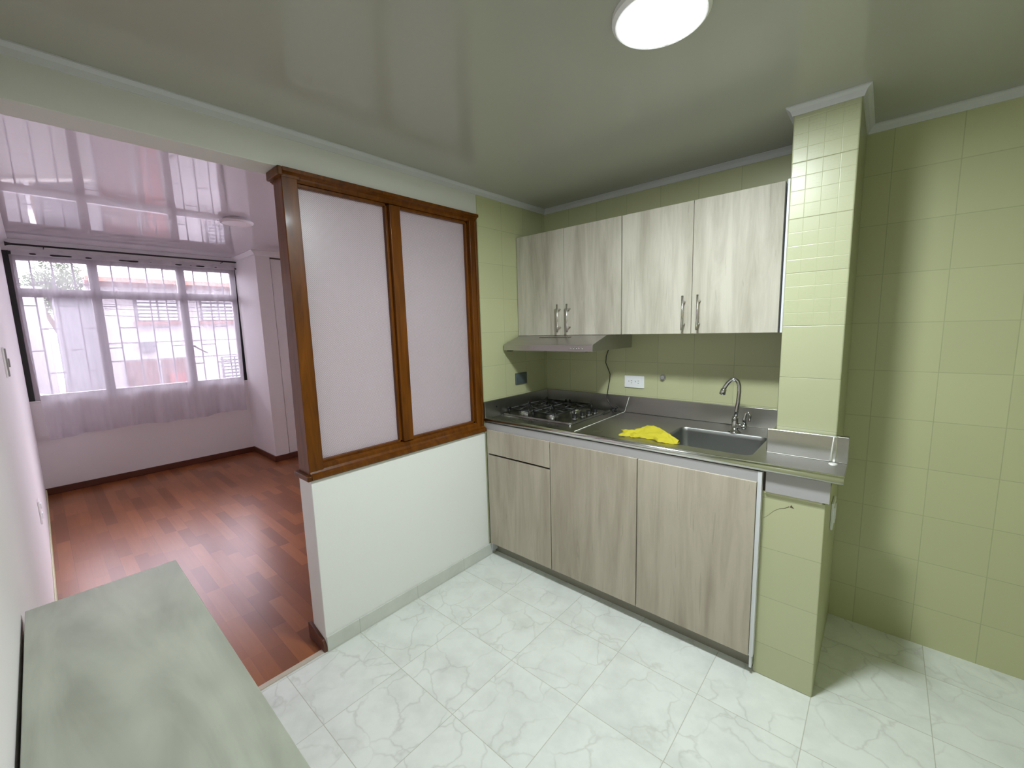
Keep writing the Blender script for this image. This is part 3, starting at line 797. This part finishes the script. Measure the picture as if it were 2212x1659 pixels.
# ------------------------------------------------------------------ yellow cloth
def cloth():
    bm = nb()
    # stations from the ragged left end to the rolled right end: front foot, low fold, mid crease, ridge, back foot
    st = [
        [(.834, -.556, .872), (.834, -.548, .874), (.838, -.515, .876), (.830, -.500, .888), (.836, -.492, .884)],
        [(.850, -.553, .8695), (.850, -.540, .878), (.855, -.520, .876), (.858, -.500, .890), (.862, -.484, .882)],
        [(.880, -.530, .8685), (.880, -.520, .879), (.885, -.505, .875), (.884, -.490, .893), (.886, -.462, .890)],
        [(.903, -.540, .8680), (.903, -.528, .881), (.908, -.508, .878), (.905, -.470, .898), (.906, -.440, .894)],
        [(.930, -.523, .8680), (.930, -.515, .883), (.932, -.495, .884), (.928, -.446, .908), (.930, -.418, .905)],
        [(.960, -.524, .8680), (.960, -.514, .884), (.960, -.492, .890), (.955, -.440, .914), (.955, -.416, .904)],
        [(.995, -.523, .8680), (.995, -.515, .885), (.994, -.495, .893), (.990, -.452, .911), (.990, -.432, .896)],
        [(1.025, -.548, .8680), (1.026, -.536, .884), (1.025, -.512, .893), (1.024, -.474, .906), (1.024, -.455, .888)],
        [(1.060, -.543, .8685), (1.060, -.533, .882), (1.058, -.516, .892), (1.058, -.496, .900), (1.058, -.480, .884)],
        [(1.085, -.540, .864), (1.085, -.535, .874), (1.086, -.520, .882), (1.085, -.505, .888), (1.084, -.490, .876)],
        [(1.103, -.534, .858), (1.104, -.530, .866), (1.106, -.518, .874), (1.106, -.508, .878), (1.104, -.494, .866)],
    ]
    # resample across with smoothing
    rows = []
    for si in range((len(st) - 1) * 4 + 1):
        i = min(si // 4, len(st) - 2); u_ = (si - 4 * i) / 4
        u_ = u_ * u_ * (3 - 2 * u_)
        row = []
        for k in range(len(st[0])):
            p = Vector(st[i][k]).lerp(Vector(st[i + 1][k]), u_)
            row.append(p)
        fine = []
        for k in range(len(row) - 1):
            for q in range(5):
                p = row[k].lerp(row[k + 1], q / 5); w_ = math.sin(PI * q / 5)
                p = p + Vector((0, 0, .0040 * math.sin(si * .55 + k * 2.1) * w_ + .0016 * math.sin(si * 1.7 + q * 1.3 + k)))
                fine.append(p)
        fine.append(row[-1]); rows.append(fine)
    V = [[bm.verts.new(p) for p in r_] for r_ in rows]
    for a_, b_ in zip(V, V[1:]):
        for k in range(len(a_) - 1): bm.faces.new((a_[k], a_[k + 1], b_[k + 1], b_[k]))
    # loose corners at the ragged end
    def flap(pts):
        vs = [bm.verts.new(p) for p in pts]; bm.faces.new(vs)
    flap([(.858, -.430, .884), (.868, -.438, .886), (.902, -.446, .896), (.898, -.468, .892), (.880, -.462, .888)])
    flap([(.818, -.494, .887), (.842, -.512, .876), (.885, -.520, .872), (.905, -.505, .880), (.870, -.490, .886)])
    # underside sheet rolled at the right end
    flap([(1.060, -.541, .8675), (1.104, -.534, .8672), (1.112, -.512, .868), (1.104, -.500, .8665), (1.06, -.50, .8668)])
    return bm
cl = finish('yellow_cloth', cloth(), M['yellow'], None, smooth=True)
md = cl.modifiers.new('thickness', 'SOLIDIFY'); md.thickness = .0012; md.offset = 1
tag(cl, 'crumpled bright yellow cleaning cloth lying at the left edge of the sink', 'cloth')

# ------------------------------------------------------------------ wall fittings
o = thing('wall_outlet', 'white double wall outlet on the green tiles between hood and faucet', 'outlet', (.654, -.003, 1.055))
bx('cover_plate', (.591, .717, -.008, -.0005, 1.019, 1.092), M['white_plastic'], o, bevel=.004)
for cx_ in (.6315, .6745):
    rc = bx('receptacle', (cx_ - .018, cx_ + .018, -.0095, -.0075, 1.038, 1.073), M['white_plastic'], o, bevel=.002)
    bm = nb(); box(bm, cx_ - .011, cx_ - .0085, -.0102, -.0094, 1.055, 1.062); box(bm, cx_ + .004, cx_ + .011, -.0102, -.0094, 1.061, 1.0635); box(bm, cx_ + .004, cx_ + .011, -.0102, -.0094, 1.0475, 1.050)
    finish('slots', bm, M['black'], rc)
o = thing('blank_plate', 'small dark grey plate on the tiles left of the hob', 'wall plate', (.002, -.288, 1.07))
bx('cover_plate', (0, .010, -.343, -.233, 1.034, 1.108), M['dark_grey'], o, bevel=.003)
bx('plate_centre', (.009, .012, -.325, -.251, 1.048, 1.094), M['dark_grey'], o, bevel=.002)
o = thing('pipe_cap', 'small round grey pipe cap on the tiles above the counter', 'pipe cap', (.828, -.002, 1.092))
bm = nb(); lathe(bm, [(.017, 0), (.017, -.006), (.012, -.007), (.012, -.018), (.008, -.020)], (.828, 0, 1.092), 24, axis=1); finish('cap', bm, M['grey_plastic'], o)
o = thing('side_outlet', 'white outlet plate on the side of the green pillar below the counter', 'outlet', (1.651, -.295, .615))
bx('cover_plate', (1.650, 1.659, -.345, -.245, .560, .672), M['white_plastic'], o, bevel=.003)
bx('rocker', (1.6585, 1.663, -.325, -.265, .585, .650), M['white_plastic'], o, bevel=.002)
o = thing('light_switch', 'narrow light switch on the white wall left of the window', 'switch', (-.92, YW + .002, 1.315))
bx('cover_plate', (-.985, -.885, YW, YW + .006, 1.258, 1.380), M['living_wall'], o, bevel=.002)
bx('rocker', (-.915, -.900, YW + .005, YW + .011, 1.262, 1.376), M['grey_plastic'], o, bevel=.001)
bx('toggle', (-.965, -.940, YW + .0055, YW + .015, 1.298, 1.334), M['grey_plastic'], o, bevel=.002)
o = thing('low_outlet', 'white wall outlet low on the white wall near the floor', 'outlet', (-1.57, YW + .002, .5))
bx('cover_plate', (-1.61, -1.53, YW + .0005, YW + .008, .435, .560), M['living_wall'], o, bevel=.002)
for z in (.475, .530): bx('receptacle', (-1.59, -1.55, YW + .0075, YW + .014, z - .014, z + .014), M['white_plastic'], o, bevel=.002)

# ------------------------------------------------------------------ bar counter at the lower left
b = thing('bar_counter', 'pale grey wood effect bar counter along the white wall, lower left', 'counter', (1.05, -2.31, 0))
BT = .8127
bx('counter_top', (.383, 1.66, YW + .006, -2.179, BT - .028, BT), M['bar_top'], b, bevel=.0015)
bx('end_panel', (.400, .418, YW + .010, -2.195, .0, BT - .028), M['oak_lower'], b)
bx('end_panel', (1.63, 1.648, YW + .010, -2.195, .0, BT - .028), M['oak_lower'], b)
bx('front_panel', (.418, 1.63, -2.215, -2.197, .06, BT - .028), M['oak_lower'], b)
bx('plinth', (.418, 1.63, -2.245, -2.230, .0, .06), M['plinth'], b)

# ------------------------------------------------------------------ ceiling lamps
lk = thing('ceiling_lamp', 'lit round surface ceiling lamp above the kitchen', 'ceiling lamp', (1.290, -1.228, ZK), 'round ceiling lamps')
bm = nb(); lathe(bm, [(.118, 0), (.118, -.012), (.110, -.020), (.099, -.021)], (1.290, -1.228, ZK), 64); finish('lamp_rim', bm, M['lamp_rim'], lk)
bm = nb(); lathe(bm, [(.099, -.0212), (.097, -.0222), (.05, -.0226), (.01, -.0228)], (1.290, -1.228, ZK), 64); finish('diffuser', bm, M['lamp_on'], lk, smooth=True)
ll = thing('ceiling_lamp', 'unlit round white ceiling lamp in the room with the window', 'ceiling lamp', (-1.96, -1.24, ZL), 'round ceiling lamps')
bm = nb(); lathe(bm, [(.08, 0), (.10, -.018), (.110, -.022), (.110, -.030), (.106, -.034)], (-1.96, -1.24, ZL), 64); finish('lamp_rim', bm, M['lamp_off'], ll)
bm = nb(); lathe(bm, [(.105, -.0342), (.09, -.037), (.01, -.038)], (-1.96, -1.24, ZL), 64); finish('diffuser', bm, M['lamp_off'], ll, smooth=True)

# ------------------------------------------------------------------ outside
FX = -12.0
hs = thing('street_house', 'white house across the street with louvred windows and clay roof', 'house', (FX - 1.5, 2.5, -3.2))
bx('house_wall', (FX - .6, FX, -1.45, 8.0, -3.2, 2.62), M['facade'], hs)
bx('eaves_band', (FX, FX + .25, -1.45, 8.0, 2.62, 2.80), M['facade_red'], hs)
bm = nb(); prism(bm, [(FX + .45, 2.80), (FX - .7, 3.02), (FX - .7, 2.92), (FX + .45, 2.70)], 1, -1.45, 8.2); finish('roof', bm, M['roof'], hs)
for y0, y1, z0, z1 in ((-.62, .20, 1.82, 2.44), (.68, 1.46, 1.82, 2.46), (1.02, 1.62, .10, .82), (3.2, 4.4, 1.82, 2.46)):
    wf = bx('louvre_window', (FX, FX + .06, y0, y1, z0, z1), M['pane_ext'], hs)
    bm = nb(); n_ = int((z1 - z0) / .085)
    for k in range(n_):
        z = z0 + (k + .5) * (z1 - z0) / n_
        prism(bm, [(FX + .065, z - .030), (FX + .070, z - .032), (FX + .105, z + .020), (FX + .100, z + .022)], 1, y0 + .03, (y0 + y1) / 2 - .02)
        prism(bm, [(FX + .065, z - .030), (FX + .070, z - .032), (FX + .105, z + .020), (FX + .100, z + .022)], 1, (y0 + y1) / 2 + .02, y1 - .03)
    finish('louvres', bm, M['louvre'], wf)
    bx('window_sill', (FX, FX + .12, y0 - .06, y1 + .06, z0 - .10, z0 - .01), M['facade_red'], wf)
for y0, y1, m_ in ((-.96, -.36, 'roller_door'), (-.28, .30, 'red_door'), (1.8, 3.6, 'roller_door'), (4.2, 6.0, 'red_door')):
    bx('door', (FX, FX + .05, y0, y1, -3.2, .84), M['roller_door'], hs)
    bx('door_leaf', (FX + .05, FX + .09, y0 + .12, y1 - .12, -3.2, .48), M[m_], hs)
bx('meter_box', (FX, FX + .12, -.63, -.34, 1.07, 1.30), M['facade_grey'], hs)
bm = nb()
for z in (1.30, .87): box(bm, FX, FX + .012, -1.45, 8, z - .008, z + .008)
finish('wall_groove', bm, M['facade_grey'], hs)
gb = thing('grey_building', 'grey rendered building side seen through the left of the window', 'building', (-10.5, -1.75, -3.2))
bx('building_wall', (-11.4, -10.0, -2.02, -1.50, -3.08, 2.25), M['facade_grey'], gb)
bx('parapet', (-11.45, -9.9, -2.08, -1.49, 2.25, 2.33), M['facade_grey'], gb)
nbd = thing('street_building', 'bright white building at the far left beyond the window', 'building', (-12, -5.5, -3.2))
bx('building_wall', (-11.8, -11.2, -9.0, -2.12, -3.2, 2.5), M['facade'], nbd)
bx('band', (-11.2, -11.1, -9.0, -2.25, -2.6, -1.2), M['facade_red'], nbd)
bm = nb()
for k in range(4): box(bm, -11.2, -11.12, -8.4 + k * 1.6, -7.4 + k * 1.6, .6, 1.7)
finish('windows', bm, M['pane_ext'], nbd)
tw = thing('garden_wall', 'low pale wall below the grey building across the street', 'wall', (-9, -2.6, -3.2))
bm = nb(); prism(bm, [(-6.0, -3.2), (-1.30, -3.2), (-1.30, .20), (-2.4, .46), (-6.0, .50)], 0, -9.6, -9.4); finish('wall_body', bm, M['pave'], tw)
struct('', bx('ground', (-30, 12, -30, 30, -3.4, -3.2), M['road']))
pv = tag(bx('pavement', (-11.15, -9.65, -9, 9, -3.2, -3.08), M['pave']), 'pale pavement in front of the white house across the street', 'pavement')
# tree
tr_ = thing('street_tree', 'leafy tree rising behind the grey building outside the window', 'tree', (-15.5, -1.7, -3.2))
bm = nb(); tube(bm, [(-15.5, -1.7, -3.2), (-15.45, -1.85, -.5), (-15.4, -1.7, 1.6), (-15.5, -1.5, 2.8)], [.16, .13, .10, .05], 10)
tube(bm, [(-15.4, -1.75, 1.3), (-15.3, -2.1, 2.3), (-15.2, -2.3, 2.8)], [.07, .05, .02], 8); finish('trunk', bm, M['bark'], tr_, smooth=True)
bm = nb(); rnd = random.Random(3)
cs = [(-15.4, -1.75, 2.75, .55), (-15.2, -1.45, 3.0, .42), (-15.3, -2.1, 2.9, .35), (-15.6, -1.7, 3.3, .5), (-15.2, -1.85, 2.45, .4)]
for k in range(6000):
    cx_, cy_, cz_, cr_ = cs[rnd.randrange(len(cs))]
    d_ = Vector((rnd.gauss(0, 1), rnd.gauss(0, 1), rnd.gauss(0, 1))).normalized() * cr_ * rnd.random() ** .4
    c_ = Vector((cx_, cy_, cz_)) + d_
    a1 = Vector((rnd.gauss(0, 1), rnd.gauss(0, 1), rnd.gauss(0, 1))).normalized(); a2 = a1.orthogonal().normalized()
    s_ = .022 + .022 * rnd.random()
    bm.faces.new([bm.verts.new(c_ + a1 * s_), bm.verts.new(c_ + a2 * s_ * .5), bm.verts.new(c_ - a1 * s_), bm.verts.new(c_ - a2 * s_ * .5)])
finish('foliage', bm, M['leaf'], tr_)
for k, (z0, z1, yy) in enumerate(((2.75, 2.45, 0), (2.62, 2.30, .1), (2.50, 2.22, -.1), (2.36, 2.05, .05))):
    bm = nb(); pts = []
    for j in range(13):
        s = j / 12; pts.append((-11.19 - .80 * s, -6 + 11 * s, z0 + (z1 - z0) * s - .30 * math.sin(PI * s)))
    tube(bm, pts, .008, 5)
    finish('overhead_cable', bm, M['cable'], hs)

# ------------------------------------------------------------------ light
wd = bpy.data.worlds.new('sky'); S.world = wd; wd.use_nodes = True
nt = wd.node_tree; nt.nodes.clear()
bg = nt.nodes.new('ShaderNodeBackground'); wo = nt.nodes.new('ShaderNodeOutputWorld')
bg.inputs[0].default_value = (1.0, .92, 1.05, 1)
# overcast sky: three times brighter overhead than at the horizon
tc = nt.nodes.new('ShaderNodeTexCoord'); sx = nt.nodes.new('ShaderNodeSeparateXYZ'); nt.links.new(tc.outputs['Generated'], sx.inputs[0])
mx_ = nt.nodes.new('ShaderNodeMath'); mx_.operation = 'MAXIMUM'; nt.links.new(sx.outputs[2], mx_.inputs[0]); mx_.inputs[1].default_value = 0
ma = nt.nodes.new('ShaderNodeMath'); ma.operation = 'MULTIPLY_ADD'; nt.links.new(mx_.outputs[0], ma.inputs[0])
SKY = 24.0
ma.inputs[1].default_value = SKY * 2 / 3; ma.inputs[2].default_value = SKY / 3
nt.links.new(ma.outputs[0], bg.inputs[1])
nt.links.new(bg.outputs[0], wo.inputs[0])
# the rest of the building's street front, which shades the street
bm = nb()
box(bm, XW - .30, XW - .151, -14, 14, 2.40, 10); box(bm, XW - .30, XW - .151, -14, 14, -3.2, .80); box(bm, XW - .30, XW - .151, -14, -2.6, .80, 2.40); box(bm, XW - .30, XW - .151, -.55, 14, .80, 2.40)
struct('', finish('wall_street_front', bm, M['facade']))
# portal: guides sampling of the sky through the window opening, gives off no light itself
ld = bpy.data.lights.new('window_portal', 'AREA'); ld.shape = 'RECTANGLE'; ld.size = 1.72; ld.size_y = 1.31
ld.cycles.is_portal = True
lo = bpy.data.objects.new('window_portal', ld); COL.objects.link(lo)
lo.location = (XW - .17, -1.586, 1.52); lo.rotation_euler = (0, -PI / 2, 0)
ld2 = bpy.data.lights.new('window_portal', 'AREA'); ld2.shape = 'RECTANGLE'; ld2.size = 1.6; ld2.size_y = 1.4; ld2.cycles.is_portal = True
lo2 = bpy.data.objects.new('window_portal', ld2); COL.objects.link(lo2)
lo2.location = ((X2A + X2B) / 2, .14, 1.45); lo2.rotation_euler = (-PI / 2, 0, 0)

# ------------------------------------------------------------------ camera
cam = bpy.data.cameras.new('camera'); co = bpy.data.objects.new('camera', cam); COL.objects.link(co)
cam.sensor_fit = 'HORIZONTAL'; cam.sensor_width = 36; cam.lens = 906.51 * 36 / 2212; cam.clip_start = .01; cam.clip_end = 200
yaw, pit, rol = .7261, -.1344, -.0293
F = Vector((-math.sin(yaw) * math.cos(pit), math.cos(yaw) * math.cos(pit), math.sin(pit)))
R_ = F.cross(Vector((0, 0, 1))).normalized(); U_ = R_.cross(F)
R2 = math.cos(rol) * R_ + math.sin(rol) * U_; U2 = -math.sin(rol) * R_ + math.cos(rol) * U_
mw = Matrix(((R2.x, U2.x, -F.x), (R2.y, U2.y, -F.y), (R2.z, U2.z, -F.z))).to_4x4()
mw.translation = (1.7632, -2.3600, 1.4016)
co.matrix_world = mw
S.camera = co
S.view_settings.view_transform = 'Standard'; S.view_settings.look = 'None'
S.view_settings.exposure = 0.0; S.view_settings.gamma = 1.0
S.view_settings.use_curve_mapping = False
S.cycles.max_bounces = 14; S.cycles.diffuse_bounces = 8; S.cycles.glossy_bounces = 6; S.cycles.transparent_max_bounces = 16; S.cycles.transmission_bounces = 8
S.cycles.sample_clamp_indirect = 8
